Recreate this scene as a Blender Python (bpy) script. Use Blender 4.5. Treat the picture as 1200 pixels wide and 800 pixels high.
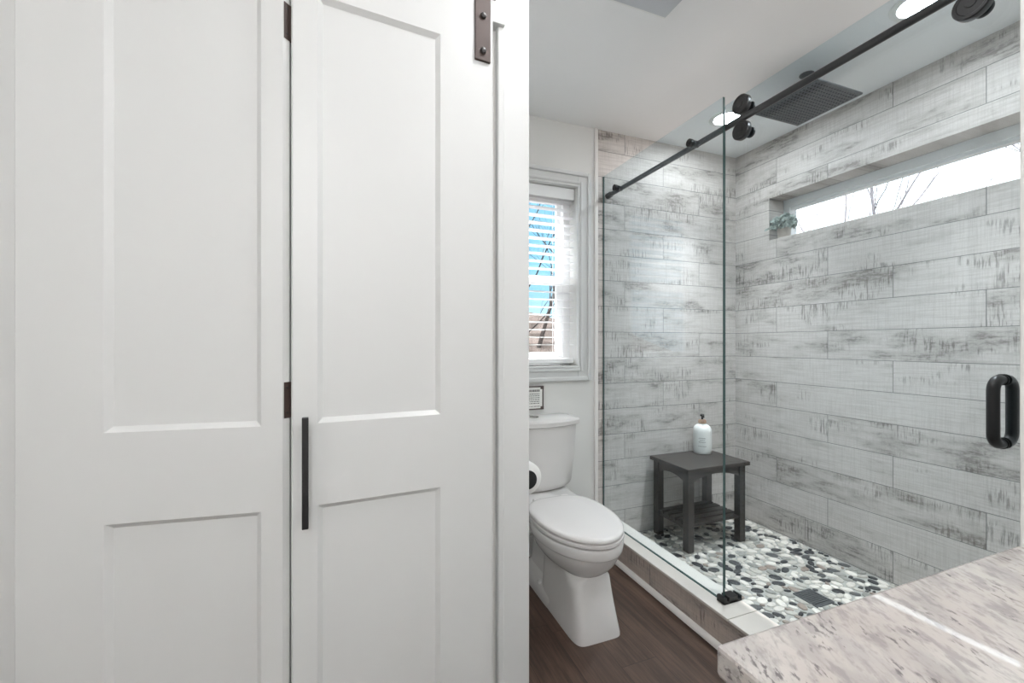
import bpy, bmesh, math, random
from mathutils import Vector, Matrix
from math import sin, cos, pi, radians

for o in list(bpy.data.objects):
    bpy.data.objects.remove(o)
C = bpy.context.scene.collection
S = bpy.context.scene

# ------------------------------------------------------------------ camera, sky, exposure
EYE = 1.173
cam_d = bpy.data.cameras.new('camera'); cam = bpy.data.objects.new('camera', cam_d); C.objects.link(cam)
cam.location = (0, 0, EYE); cam.rotation_euler = (pi/2, 0, -0.36141)
cam_d.sensor_width = 36; cam_d.lens = 493.95/1200*36; cam_d.shift_y = 2.58/1200
cam_d.clip_start = 0.02; cam_d.clip_end = 300
S.camera = cam
S.view_settings.view_transform = 'Standard'; S.view_settings.look = 'None'
S.view_settings.gamma = 1; S.view_settings.use_curve_mapping = False
S.view_settings.exposure = 0.56
S.cycles.max_bounces = 12; S.cycles.transparent_max_bounces = 24; S.cycles.diffuse_bounces = 6
S.cycles.caustics_reflective = False; S.cycles.caustics_refractive = False

SKY_BLUE, SKY_HAZE = (0.26, 0.58, 0.80), (2.6, 2.6, 2.65)
SKY_TOP = (30, 30.5, 31.5)     # unseen bright cloud overhead, added to light the blind and rooms
SUN_POWER = 0.8
P_SHOWER, P_ALCOVE_FILL, P_GLOBE_FILL, P_VANITY_FILL = 92.0, 2.0, 33.5, 1.0
WARM = (0.97, 0.985, 1.0)

# ------------------------------------------------------------------ node helpers
def lin(r, g, b):
    f = lambda c: (c/255)/12.92 if c/255 <= 0.04045 else ((c/255+0.055)/1.055)**2.4
    return (f(r), f(g), f(b), 1)

class NT:
    def __init__(s, name):
        s.m = bpy.data.materials.new(name); s.m.use_nodes = True
        s.t = s.m.node_tree; s.b = s.t.nodes['Principled BSDF']; s.out = s.t.nodes['Material Output']
    def n(s, typ, **kw):
        x = s.t.nodes.new(typ)
        for k, v in kw.items(): setattr(x, k, v)
        return x
    def put(s, sock, v):
        if isinstance(v, bpy.types.NodeSocket): s.t.links.new(v, sock)
        else: sock.default_value = v
    def math(s, op, a, b=0.0, c=0.0):
        x = s.n('ShaderNodeMath', operation=op)
        s.put(x.inputs[0], a); s.put(x.inputs[1], b); s.put(x.inputs[2], c)
        return x.outputs[0]
    def ramp(s, v, lo, hi, a=0.0, b=1.0, smooth=True):
        x = s.n('ShaderNodeMapRange', interpolation_type='SMOOTHSTEP' if smooth else 'LINEAR')
        s.put(x.inputs['Value'], v); s.put(x.inputs['From Min'], lo); s.put(x.inputs['From Max'], hi)
        s.put(x.inputs['To Min'], a); s.put(x.inputs['To Max'], b)
        return x.outputs[0]
    def comb(s, x_, y_, z_):
        x = s.n('ShaderNodeCombineXYZ')
        for i, v in enumerate((x_, y_, z_)): s.put(x.inputs[i], v)
        return x.outputs[0]
    def sep(s, v):
        x = s.n('ShaderNodeSeparateXYZ'); s.put(x.inputs[0], v); return x.outputs
    def obj(s):
        return s.n('ShaderNodeTexCoord').outputs['Object']
    def mapping(s, v, scale=(1, 1, 1), rot=(0, 0, 0)):
        x = s.n('ShaderNodeMapping'); s.put(x.inputs['Vector'], v)
        x.inputs['Scale'].default_value = scale; x.inputs['Rotation'].default_value = rot
        return x.outputs[0]
    def noise(s, v, scale, detail=3.0, rough=0.5):
        x = s.n('ShaderNodeTexNoise'); s.put(x.inputs['Vector'], v)
        x.inputs['Scale'].default_value = scale; x.inputs['Detail'].default_value = detail
        x.inputs['Roughness'].default_value = rough
        return x.outputs['Fac']
    def white(s, v):
        x = s.n('ShaderNodeTexWhiteNoise', noise_dimensions='3D'); s.put(x.inputs['Vector'], v)
        return s.n_sep(x.outputs['Color'])
    def n_sep(s, c):
        x = s.n('ShaderNodeSeparateColor'); s.put(x.inputs[0], c); return x.outputs
    def mix(s, f, a, b):
        x = s.n('ShaderNodeMix', data_type='RGBA')
        s.put(x.inputs[0], f); s.put(x.inputs[6], a); s.put(x.inputs[7], b)
        return x.outputs[2]
    def bump(s, h, strength=0.2, dist=0.002):
        x = s.n('ShaderNodeBump'); x.inputs['Strength'].default_value = strength
        x.inputs['Distance'].default_value = dist; s.put(x.inputs['Height'], h)
        s.put(s.b.inputs['Normal'], x.outputs[0])

def plain(name, rgb, rough=0.5, metal=0.0, mottle=0.03, scale=8.0, bump=0.0, spec=0.5):
    k = NT(name); co = k.obj()
    c = lin(*rgb); d = tuple(v*(1-mottle) for v in c[:3]) + (1,)
    nz = k.noise(co, scale, 4)
    k.put(k.b.inputs['Base Color'], k.mix(nz, d, c))
    k.b.inputs['Roughness'].default_value = rough; k.b.inputs['Metallic'].default_value = metal
    k.b.inputs['Specular IOR Level'].default_value = spec
    if bump: k.bump(k.noise(co, scale*30, 2), bump, 0.001)
    return k.m

def wood_tile(name, axis, base, step, c0, zr=1.243, P=0.1535, L=0.9205, light=(214, 207, 202), seed=0.0):
    k = NT(name); X, Y, Z = k.sep(k.obj())
    u = X if axis == 'X' else Y
    v = k.math('DIVIDE', k.math('SUBTRACT', Z, zr), P)
    row = k.math('FLOOR', v); fz = k.math('MULTIPLY', k.math('SUBTRACT', v, row), P)
    off = k.math('ADD', base, k.math('MULTIPLY', k.math('FLOORED_MODULO', k.math('SUBTRACT', float(c0), row), 3.0), step))
    q = k.math('DIVIDE', k.math('SUBTRACT', u, off), L); col = k.math('FLOOR', q)
    fu = k.math('MULTIPLY', k.math('SUBTRACT', q, col), L)
    du = k.math('MINIMUM', fu, k.math('SUBTRACT', L, fu)); dz = k.math('MINIMUM', fz, k.math('SUBTRACT', P, fz))
    grout = k.ramp(k.math('MINIMUM', du, dz), 0.0008, 0.0022, 1.0, 0.0)
    r1, r2, r3 = k.white(k.comb(col, row, 3.7+seed))[:3]
    uu = k.math('ADD', u, k.math('MULTIPLY', r1, 37.0)); zz = k.math('ADD', Z, k.math('MULTIPLY', r2, 23.0))
    vec = k.comb(uu, zz, r3)
    grain = k.noise(k.mapping(vec, (6, 130, 1)), 1.0, 4, 0.6)
    patch = k.noise(k.mapping(vec, (3.6, 11, 1)), 1.0, 5, 0.62)
    saw = k.noise(k.mapping(vec, (120, 11, 1)), 1.0, 3, 0.6)
    hatch = k.noise(k.mapping(vec, (260, 7, 2)), 1.0, 2, 0.5)
    streak = k.noise(k.mapping(vec, (14, 70, 1)), 1.0, 5, 0.7)
    fine = k.noise(k.mapping(vec, (60, 80, 1)), 1.0, 4, 0.7)
    lvl = k.math('MULTIPLY', k.math('SUBTRACT', r3, 0.5), 0.16)
    p = k.math('ADD', patch, lvl)
    # dark worn patches broken up by grain along the plank and by saw marks across it
    wear1 = k.math('MULTIPLY', k.ramp(p, 0.55, 0.70), k.ramp(k.math('ADD', k.math('MULTIPLY', streak, 0.65), k.math('MULTIPLY', fine, 0.35)), 0.42, 0.58))
    z2 = k.noise(k.mapping(vec, (4.0, 8, 3)), 1.0, 3, 0.5)
    wear2 = k.math('MULTIPLY', k.ramp(k.math('ADD', z2, k.math('MULTIPLY', lvl, 0.5)), 0.53, 0.66), k.ramp(saw, 0.49, 0.62))
    wear = k.math('MINIMUM', k.math('ADD', k.math('MULTIPLY', wear1, 0.85), k.math('MULTIPLY', wear2, 0.8)), 1.0)
    lc = lin(*light); l2 = lin(light[0]-17, light[1]-17, light[2]-17)
    basec = k.mix(k.ramp(grain, 0.35, 0.7), lc, l2)
    basec = k.mix(k.math('MULTIPLY', k.ramp(hatch, 0.45, 0.65), 0.30), basec, lin(light[0]-40, light[1]-40, light[2]-40))
    basec = k.mix(k.math('MULTIPLY', k.ramp(p, 0.46, 0.64), 0.5), basec, lin(170, 163, 157))
    tint = k.mix(r1, lin(104, 93, 86), lin(76, 70, 67))
    colr = k.mix(k.math('MULTIPLY', wear, 0.74), basec, tint)
    colr = k.mix(k.math('MULTIPLY', grout, 0.9), colr, lin(112, 110, 108))
    k.put(k.b.inputs['Base Color'], colr)
    k.put(k.b.inputs['Roughness'], k.ramp(wear, 0, 1, 0.52, 0.65, False))
    k.bump(k.math('SUBTRACT', k.math('MULTIPLY', grain, 0.25), k.math('ADD', grout, k.math('MULTIPLY', wear, 0.25))), 0.25, 0.002)
    return k.m

def thin_glass(name, tint=(0.905, 0.955, 0.975)):
    k = NT(name); t = k.t
    tr = k.n('ShaderNodeBsdfTransparent'); tr.inputs[0].default_value = tint + (1,)
    gl = k.n('ShaderNodeBsdfGlossy'); gl.inputs['Roughness'].default_value = 0.0
    lw = k.n('ShaderNodeLayerWeight'); lw.inputs['Blend'].default_value = 0.5
    f = k.math('ADD', k.math('MULTIPLY', k.math('POWER', lw.outputs['Facing'], 5.0), 0.9), 0.04)
    mx = k.n('ShaderNodeMixShader'); k.put(mx.inputs[0], f)
    t.links.new(tr.outputs[0], mx.inputs[1]); t.links.new(gl.outputs[0], mx.inputs[2])
    t.links.new(mx.outputs[0], k.out.inputs['Surface'])
    return k.m

def emitter(name, col, strength):
    k = NT(name)
    k.b.inputs['Base Color'].default_value = (0.9, 0.9, 0.9, 1)
    k.b.inputs['Emission Color'].default_value = tuple(col) + (1,); k.b.inputs['Emission Strength'].default_value = strength
    nz = k.noise(k.obj(), 40.0); k.put(k.b.inputs['Roughness'], k.ramp(nz, 0, 1, 0.3, 0.4))
    return k.m

def planks_floor(name):
    k = NT(name); X, Y, Z = k.sep(k.obj())
    W, L = 0.152, 1.22
    v = k.math('DIVIDE', X, W); row = k.math('FLOOR', v)
    r0 = k.white(k.comb(row, 1.3, 0.2))[0]
    q = k.math('DIVIDE', k.math('ADD', Y, k.math('MULTIPLY', r0, L)), L); col = k.math('FLOOR', q)
    fx = k.math('MULTIPLY', k.math('SUBTRACT', v, row), W); fy = k.math('MULTIPLY', k.math('SUBTRACT', q, col), L)
    d = k.math('MINIMUM', k.math('MINIMUM', fx, k.math('SUBTRACT', W, fx)), k.math('MINIMUM', fy, k.math('SUBTRACT', L, fy)))
    seam = k.ramp(d, 0.0004, 0.0016, 1.0, 0.0)
    r1, r2, r3 = k.white(k.comb(row, col, 5.0))[:3]
    vec = k.comb(k.math('ADD', X, k.math('MULTIPLY', r1, 11.0)), k.math('ADD', Y, k.math('MULTIPLY', r2, 17.0)), r3)
    g1 = k.noise(k.mapping(vec, (55, 4.0, 1)), 1.0, 6, 0.65); g2 = k.noise(k.mapping(vec, (16, 2.2, 1)), 1.0, 4, 0.6)
    c = k.mix(k.ramp(g1, 0.3, 0.72), lin(48, 35, 29), lin(96, 74, 62))
    c = k.mix(k.math('MULTIPLY', k.ramp(g2, 0.45, 0.7), 0.6), c, lin(44, 33, 29))
    c = k.mix(k.math('MULTIPLY', r3, 0.3), c, lin(100, 76, 64))
    c = k.mix(k.math('MULTIPLY', seam, 0.8), c, lin(24, 18, 16))
    k.put(k.b.inputs['Base Color'], c); k.put(k.b.inputs['Roughness'], k.ramp(g1, 0, 1, 0.36, 0.5, False))
    k.bump(k.math('SUBTRACT', k.math('MULTIPLY', g1, 0.4), seam), 0.2, 0.0015)
    return k.m

def granite(name):
    k = NT(name); co = k.obj()
    st = k.mapping(k.mapping(co, rot=(0, 0, radians(28))), (1.0, 0.38, 1.0))
    n1 = k.noise(st, 26, 4, 0.55); n2 = k.noise(st, 85, 4, 0.6); n3 = k.noise(st, 190, 3, 0.6)
    c = k.mix(k.ramp(k.noise(co, 9, 3), 0.35, 0.65), lin(196, 190, 185), lin(188, 179, 174))
    c = k.mix(k.math('MULTIPLY', k.ramp(n1, 0.44, 0.62), 0.5), c, lin(160, 154, 152))
    c = k.mix(k.math('MULTIPLY', k.ramp(n2, 0.48, 0.64), 0.55), c, lin(142, 136, 135))
    c = k.mix(k.math('MULTIPLY', k.ramp(n3, 0.5, 0.7), 0.35), c, lin(150, 142, 140))
    fl = k.math('MULTIPLY', k.ramp(n3, 0.52, 0.64), k.ramp(k.noise(st, 48, 3), 0.52, 0.62))
    c = k.mix(k.math('MULTIPLY', fl, 0.75), c, lin(100, 95, 97))
    k.put(k.b.inputs['Base Color'], c); k.b.inputs['Roughness'].default_value = 0.02
    return k.m

def vcol_mat(name, rough=0.4):
    k = NT(name); a = k.n('ShaderNodeVertexColor', layer_name='tone'); nz = k.noise(k.obj(), 55, 4)
    h = k.n('ShaderNodeHueSaturation'); k.put(h.inputs['Color'], a.outputs['Color']); k.put(h.inputs['Value'], k.ramp(nz, 0.2, 0.8, 0.86, 1.12, False))
    k.put(k.b.inputs['Base Color'], h.outputs[0]); k.b.inputs['Roughness'].default_value = rough
    return k.m

def streaky(name, a, b, scale=(60, 3, 60), rough=0.4):
    k = NT(name); nz = k.noise(k.mapping(k.obj(), scale), 1.0, 5, 0.6)
    k.put(k.b.inputs['Base Color'], k.mix(k.ramp(nz, 0.3, 0.7), lin(*a), lin(*b))); k.b.inputs['Roughness'].default_value = rough
    k.bump(nz, 0.12, 0.001)
    return k.m

M = dict(
    wall=plain('painted_wall', (226, 225, 222), 0.55, bump=0.03, scale=3), ceil=plain('ceiling_paint', (245, 245, 245), 0.8, scale=3),
    door=plain('door_paint', (212, 212, 211), 0.38, mottle=0.015, scale=5, bump=0.02), trim=plain('trim_paint', (214, 214, 213), 0.32, mottle=0.01),
    tile_r=wood_tile('weathered_plank_tile', 'Y', 1.8553, -0.2995, 0), tile_b=wood_tile('weathered_plank_tile_back', 'X', 1.545, 0.29, 1, seed=4.0),
    tile_c=wood_tile('weathered_plank_tile_curb', 'Y', 1.648, 0.0, 0, zr=-0.06, P=0.30, light=(200, 186, 177), seed=9.0),
    cap=plain('curb_cap_stone', (222, 216, 209), 0.4, mottle=0.08, scale=14), edge=plain('tile_edge_trim', (236, 232, 228), 0.4),
    glass=thin_glass('shower_glass'), pane=thin_glass('window_glass', (0.985, 0.99, 0.99)), gedge=plain('glass_edge', (70, 92, 90), 0.15),
    black=plain('matte_black_metal', (34, 33, 34), 0.38, mottle=0.1), rail=plain('dark_rail_metal', (74, 74, 75), 0.32, metal=0.6, mottle=0.06),
    bronze=plain('bronze_metal', (70, 55, 50), 0.5, metal=0.2, mottle=0.12, scale=30), hole=plain('dark_bolt', (36, 30, 28), 0.35),
    porcelain=plain('porcelain', (222, 219, 217), 0.10, mottle=0.005), seat=plain('seat_plastic', (223, 219, 217), 0.22, mottle=0.005),
    floor=planks_floor('dark_plank_floor'), granite=granite('granite'), bench=streaky('espresso_wood', (46, 41, 39), (68, 61, 57), (6, 60, 60)),
    steel=plain('dark_steel', (92, 94, 96), 0.35, metal=0.7), nozzle=plain('rubber_nozzle', (52, 53, 55), 0.6), grey=plain('drain_steel', (112, 114, 116), 0.35, metal=0.6),
    pebble=vcol_mat('pebble_stone', 0.42), grout=plain('pebble_grout', (176, 174, 168), 0.8, mottle=0.12, scale=40),
    lamp=emitter('lamp_lens', WARM, 105.0), lampring=plain('lamp_ring', (236, 236, 234), 0.5), bottle=plain('white_bottle', (236, 234, 230), 0.3, mottle=0.01),
    tan=streaky('tan_wood', (150, 118, 96), (178, 146, 122), (40, 40, 4)), ink=plain('ink', (96, 94, 92), 0.7), paper=plain('paper', (238, 237, 233), 0.8), brownframe=plain('dark_brown_frame', (92, 80, 78), 0.5),
    blind=plain('blind_white', (240, 240, 240), 0.45, mottle=0.01), vinyl=plain('vinyl_frame', (238, 238, 238), 0.35, mottle=0.01),
    pot=plain('pale_pot', (205, 196, 188), 0.7, mottle=0.12, scale=30), leaf=vcol_mat('grey_green_leaf', 0.5), stem=plain('stem_green', (96, 110, 92), 0.6),
    bark=plain('bark', (36, 32, 30), 0.9, spec=0.0, mottle=0.4, scale=6), hill=None, tissue=plain('tissue', (240, 239, 237), 0.95, bump=0.1),
    rubber=plain('black_rubber', (26, 26, 27), 0.55), dark=plain('closet_interior', (120, 118, 115), 0.8), cabinet=plain('cabinet_paint', (226, 225, 222), 0.4),
    vent=plain('vent_plastic', (196, 199, 203), 0.5), mirror=plain('brushed_nickel', (190, 188, 184), 0.25, metal=1.0), shade=emitter('frosted_shade', WARM, 3.0),
)
k = NT('blind_slat'); tl = k.n('ShaderNodeBsdfTranslucent'); tl.inputs[0].default_value = (0.9, 0.9, 0.9, 1)
mxs = k.n('ShaderNodeMixShader'); mxs.inputs[0].default_value = 0.45; nz = k.noise(k.obj(), 20.0)
k.put(k.b.inputs['Base Color'], k.mix(nz, lin(238, 238, 238), lin(244, 244, 244))); k.b.inputs['Roughness'].default_value = 0.4
k.t.links.new(k.b.outputs[0], mxs.inputs[1]); k.t.links.new(tl.outputs[0], mxs.inputs[2]); k.t.links.new(mxs.outputs[0], k.out.inputs['Surface'])
M['slat'] = k.m
k = NT('opal_glass'); tr = k.n('ShaderNodeBsdfTransparent'); mxs = k.n('ShaderNodeMixShader'); mxs.inputs[0].default_value = 0.75
nz = k.noise(k.obj(), 20.0); k.put(k.b.inputs['Base Color'], k.mix(nz, lin(238, 238, 238), lin(246, 246, 246)))
k.t.links.new(k.b.outputs[0], mxs.inputs[1]); k.t.links.new(tr.outputs[0], mxs.inputs[2]); k.t.links.new(mxs.outputs[0], k.out.inputs['Surface'])
M['opal'] = k.m
k = NT('leaf_litter_ground'); nz = k.noise(k.mapping(k.obj(), (1, 1, 1)), 1.3, 8, 0.7)
k.put(k.b.inputs['Base Color'], k.mix(k.ramp(nz, 0.35, 0.65), lin(26, 23, 21), lin(48, 43, 40))); k.b.inputs['Roughness'].default_value = 0.95
M['hill'] = k.m; k.b.inputs['Specular IOR Level'].default_value = 0.0
M['light_washed_bark'] = plain('light_washed_bark', (104, 98, 99), 0.9, spec=0.0, mottle=0.25, scale=4)  # bark lightened to stand in for branches washed out by glare

# world: blue sky with bright thin cloud towards +X
w = bpy.data.worlds.new('sky'); S.world = w; w.use_nodes = True
wt = w.node_tree; bg = wt.nodes['Background']
tc = wt.nodes.new('ShaderNodeTexCoord'); sx = wt.nodes.new('ShaderNodeSeparateXYZ'); wt.links.new(tc.outputs['Generated'], sx.inputs[0])
wn = wt.nodes.new('ShaderNodeTexNoise'); wn.inputs['Scale'].default_value = 3.0; wn.inputs['Detail'].default_value = 5; wt.links.new(tc.outputs['Generated'], wn.inputs['Vector'])
ad = wt.nodes.new('ShaderNodeMath'); ad.operation = 'MULTIPLY_ADD'; wt.links.new(wn.outputs['Fac'], ad.inputs[0]); ad.inputs[1].default_value = 0.35; wt.links.new(sx.outputs[0], ad.inputs[2])
mr = wt.nodes.new('ShaderNodeMapRange'); mr.interpolation_type = 'SMOOTHSTEP'; wt.links.new(ad.outputs[0], mr.inputs[0])
mr.inputs[1].default_value = 0.72; mr.inputs[2].default_value = 0.98
hz = wt.nodes.new('ShaderNodeMapRange'); hz.interpolation_type = 'SMOOTHSTEP'; wt.links.new(sx.outputs[2], hz.inputs[0])
hz.inputs[1].default_value = 0.0; hz.inputs[2].default_value = 0.16; hz.inputs[3].default_value = 0.16; hz.inputs[4].default_value = 0.0
mxm = wt.nodes.new('ShaderNodeMath'); mxm.operation = 'MAXIMUM'; wt.links.new(mr.outputs[0], mxm.inputs[0]); wt.links.new(hz.outputs[0], mxm.inputs[1])
mx = wt.nodes.new('ShaderNodeMix'); mx.data_type = 'RGBA'; wt.links.new(mxm.outputs[0], mx.inputs[0])
mx.inputs[6].default_value = SKY_BLUE + (1,); mx.inputs[7].default_value = SKY_HAZE + (1,)
tp_ = wt.nodes.new('ShaderNodeMapRange'); tp_.interpolation_type = 'SMOOTHSTEP'; wt.links.new(sx.outputs[2], tp_.inputs[0])
tp_.inputs[1].default_value = 0.42; tp_.inputs[2].default_value = 0.62
mt = wt.nodes.new('ShaderNodeMix'); mt.data_type = 'RGBA'; wt.links.new(tp_.outputs[0], mt.inputs[0])
wt.links.new(mx.outputs[2], mt.inputs[6]); mt.inputs[7].default_value = SKY_TOP + (1,)
wt.links.new(mt.outputs[2], bg.inputs[0]); bg.inputs[1].default_value = 1.0
sl = bpy.data.lights.new('sun', 'SUN'); sl.energy = SUN_POWER; sl.angle = 0.01; sl.color = (1.0, 0.95, 0.88)
so = bpy.data.objects.new('sun', sl); C.objects.link(so); so.rotation_euler = (radians(38), 0, radians(-40)); so.location = (-3, -3, 8)

# ------------------------------------------------------------------ mesh helpers
class MB:
    def __init__(s): s.b = bmesh.new(); s.mats = []
    def _mi(s, m):
        if m is None: return 0
        if m not in s.mats: s.mats.append(m)
        return s.mats.index(m)
    def box(s, lo, hi, m=None, bev=0.0, seg=2, T=None):
        t = bmesh.new(); bmesh.ops.create_cube(t, size=1)
        for v in t.verts:
            v.co = Vector([lo[i] + (v.co[i]+0.5)*(hi[i]-lo[i]) for i in range(3)])
        if bev: bmesh.ops.bevel(t, geom=t.edges[:], offset=bev, segments=seg, affect='EDGES', profile=0.5)
        return s._add(t, m, T)
    def _add(s, t, m, T=None):
        mi = s._mi(m)
        if T is not None: bmesh.ops.transform(t, matrix=T, verts=t.verts)
        bmesh.ops.recalc_face_normals(t, faces=t.faces)
        vm = {v: s.b.verts.new(v.co) for v in t.verts}; out = []
        for f in t.faces:
            try: g = s.b.faces.new([vm[v] for v in f.verts]); g.material_index = mi; out.append(g)
            except ValueError: pass
        t.free(); return out
    def loft(s, rings, m=None, caps=(True, True), closed=True, T=None):
        t = bmesh.new(); R = [[t.verts.new(p) for p in r] for r in rings]; n = len(R[0])
        for a, b in zip(R, R[1:]):
            for i in range(n if closed else n-1):
                j = (i+1) % n; t.faces.new((a[i], a[j], b[j], b[i]))
        if caps[0] and closed: t.faces.new(R[0][::-1])
        if caps[1] and closed: t.faces.new(R[-1])
        return s._add(t, m, T)
    def lathe(s, prof, cen, m=None, n=32, axis='Z', caps=(True, True)):
        def p(r, h, a):
            if axis == 'Z': return (cen[0]+r*cos(a), cen[1]+r*sin(a), cen[2]+h)
            if axis == 'X': return (cen[0]+h, cen[1]+r*cos(a), cen[2]+r*sin(a))
            return (cen[0]+r*cos(a), cen[1]+h, cen[2]+r*sin(a))
        return s.loft([[p(max(r, 1e-5), h, 2*pi*i/n) for i in range(n)] for r, h in prof], m, caps)
    def cyl(s, c, r, h, m=None, axis='Z', n=28, bev=0.0):
        b = min(bev, r*0.5, abs(h)*0.45)
        pr = [(r, 0), (r, h)] if not b else [(r-b, 0), (r-b*0.3, b*0.3), (r, b), (r, h-b), (r-b*0.3, h-b*0.3), (r-b, h)]
        return s.lathe(pr, c, m, n, axis)
    def tube(s, pts, r, m=None, n=12, caps=(True, True)):
        pts = [Vector(p) for p in pts]; rr = r if isinstance(r, (list, tuple)) else [r]*len(pts)
        rings = []; up = None
        for i, p in enumerate(pts):
            d = (pts[min(i+1, len(pts)-1)] - pts[max(i-1, 0)]).normalized()
            if up is None:
                up = Vector((0, 0, 1)) if abs(d.z) < 0.9 else Vector((1, 0, 0))
            a = d.cross(up)
            if a.length < 1e-4: a = d.cross(Vector((0.3, 0.8, 0.5)))
            a.normalize(); b = a.cross(d).normalized(); up = b
            rings.append([p + (a*cos(2*pi*k/n) + b*sin(2*pi*k/n))*rr[i] for k in range(n)])
        return s.loft(rings, m, caps)
    def prism(s, poly, z0, z1, m=None, bev=0.0):
        t = bmesh.new(); a = [t.verts.new((p[0], p[1], z0)) for p in poly]; b = [t.verts.new((p[0], p[1], z1)) for p in poly]
        n = len(poly)
        for i in range(n): t.faces.new((a[i], a[(i+1) % n], b[(i+1) % n], b[i]))
        t.faces.new(a[::-1]); t.faces.new(b)
        if bev: bmesh.ops.bevel(t, geom=[e for e in t.edges], offset=bev, segments=2, affect='EDGES', profile=0.5)
        return s._add(t, m)
    def quad(s, pts, m=None):
        mi = s._mi(m); f = s.b.faces.new([s.b.verts.new(p) for p in pts]); f.material_index = mi; return f
    def build(s, name, m=None, parent=None, smooth=40, origin=None):
        me = bpy.data.meshes.new(name)
        s.b.to_mesh(me); s.b.free()
        for x in (s.mats or [m]): me.materials.append(x)
        if smooth:
            for p in me.polygons: p.use_smooth = True
            me.set_sharp_from_angle(angle=radians(smooth))
        o = bpy.data.objects.new(name, me); C.objects.link(o)
        if parent is not None:
            o.parent = parent
            o.matrix_parent_inverse = world_of(parent).inverted()
        return o

def world_of(o):
    m = Matrix.LocRotScale(o.location, o.rotation_euler, o.scale)
    return (world_of(o.parent) @ o.matrix_parent_inverse @ m) if o.parent else m

def tag(o, label=None, cat=None, group=None, kind=None):
    for a, b in (('label', label), ('category', cat), ('group', group), ('kind', kind)):
        if b: o[a] = b
    return o
def thing(name, label, cat, loc, rz=0.0, group=None, kind=None):
    o = bpy.data.objects.new(name, None); C.objects.link(o); o.location = loc; o.rotation_euler = (0, 0, rz)
    o.empty_display_size = 0.1
    return tag(o, label, cat, group, kind)
def struct(name, mb, m=None, label=None, cat=None, parent=None, smooth=0):
    o = mb.build(name, m, parent, smooth)
    if parent is None: tag(o, label, cat, None, 'structure')
    return o
def boxes(lst, m=None, bev=0.0):
    b = MB()
    for lo, hi in lst: b.box(lo, hi, m, bev)
    return b

YB, XR, ZC = 2.153, 2.446, 2.44          # back wall, shower side wall, ceiling
XT, XC0, XC1, ZCURB = 1.352, 1.325, 1.468, 0.138
YW = 1.07                                 # closet front wall
# ------------------------------------------------------------------ the room shell
struct('floor', boxes([((-1.4, -1.7, -0.1), (1.33, 2.35, 0.0)), ((1.33, -1.7, -0.1), (2.7, 0.4, 0.0))]), M['floor'], 'dark brown wood plank floor in front of the toilet and shower curb', 'floor')
struct('ceiling', boxes([((-1.4, -1.7, ZC), (2.7, 2.4, ZC+0.1))]), M['ceil'], 'plain white painted ceiling over the bathroom and shower', 'ceiling')
WX0, WX1, WZ0, WZ1 = 0.60, 1.215, 1.045, 2.077
struct('wall_back', boxes([((-1.4, YB, 0), (WX0, YB+0.16, ZC)), ((WX1, YB, 0), (XT, YB+0.16, ZC)), ((WX0, YB, 0), (WX1, YB+0.16, WZ0)), ((WX0, YB, WZ1), (WX1, YB+0.16, ZC))]), M['wall'], 'white painted wall behind the toilet with the blinded window', 'wall')
struct('wall_shower_back', boxes([((XT, YB, 0), (XR, YB+0.16, ZC))]), M['tile_b'], 'whitewashed plank tile wall behind the dark bench', 'wall')
SY0, SY1, SZ0, SZ1 = 0.50, 1.905, 1.818, 2.083
b = MB()
for lo, hi in [((XR, 0.32, 0), (XR+0.22, YB+0.16, SZ0)), ((XR, 0.32, SZ1), (XR+0.22, YB+0.16, ZC)), ((XR, SY1, SZ0), (XR+0.22, YB+0.16, SZ1)), ((XR, 0.32, SZ0), (XR+0.22, SY0, SZ1))]:
    b.box(lo, hi)
struct('wall_shower_right', b, M['tile_r'], 'long whitewashed plank tile wall with the narrow high window', 'wall')
struct('trim_1', boxes([((1.330, YB-0.012, 0.0), (XT, YB, ZC))], None, 0.002), M['edge'], 'narrow white edge strip between painted wall and plank tile', 'trim')
struct('wall_closet', boxes([((0.357, YW, 0), (0.446, YB, ZC)), ((-1.4, YW, 0), (-0.553, YW+0.1, ZC)), ((-0.553, YW, 2.12), (0.357, YW+0.1, ZC)), ((0.285, YW-0.012, 0), (0.357, YW+0.05, 2.12))]), M['wall'], 'white wall around the folding closet door', 'wall')
struct('wall_left', boxes([((-1.5, -1.7, 0), (-1.4, 2.35, ZC))]), M['wall'], 'white wall at the far left of the room', 'wall')
struct('wall_front', boxes([((-1.4, -1.8, 0), (1.0, -1.7, ZC))]), M['wall'], 'white wall behind the camera', 'wall')
struct('wall_right', boxes([((0.930, -1.7, 0), (2.6, 0.319, ZC))]), M['wall'], 'white wall behind the granite vanity top', 'wall')
struct('wall_shower_end', boxes([((1.36, 0.319, 0), (XR, 0.4675, ZC))]), M['wall'], 'white wall end at the right edge beside the shower door handle', 'wall')
# casings of the closet opening
b = MB(); b.box((0.371, YW-0.022, 0), (0.4465, YW, ZC-0.02), None, 0.003); b.box((0.353, YW-0.030, 0), (0.373, YW, 2.14), None, 0.005)
struct('trim_2', b, M['trim'], 'white vertical casing right of the closet door at the wall corner', 'trim')
b = MB(); b.box((-0.66, YW-0.022, 0), (-0.56, YW, 2.14), None, 0.003); b.box((-0.57, YW-0.030, 0), (-0.553, YW, 2.14), None, 0.005)
struct('trim_3', b, M['trim'], 'white casing strip left of the closet door', 'trim')
b = MB(); b.box((-0.72, YW-0.042, 1.999), (0.371, YW-0.002, 2.14), None, 0.002)
struct('trim_4', b, M['trim'], 'white header board behind the bronze door strap', 'trim')
b = MB(); b.box((0.46, YB-0.016, 0), (1.33, YB, 0.115), None, 0.003); b.box((0.46, YB-0.011, 0.115), (1.33, YB, 0.128), None, 0.004)
struct('baseboard_back', b, M['trim'], 'white baseboard on the wall behind the toilet', 'baseboard')
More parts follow.
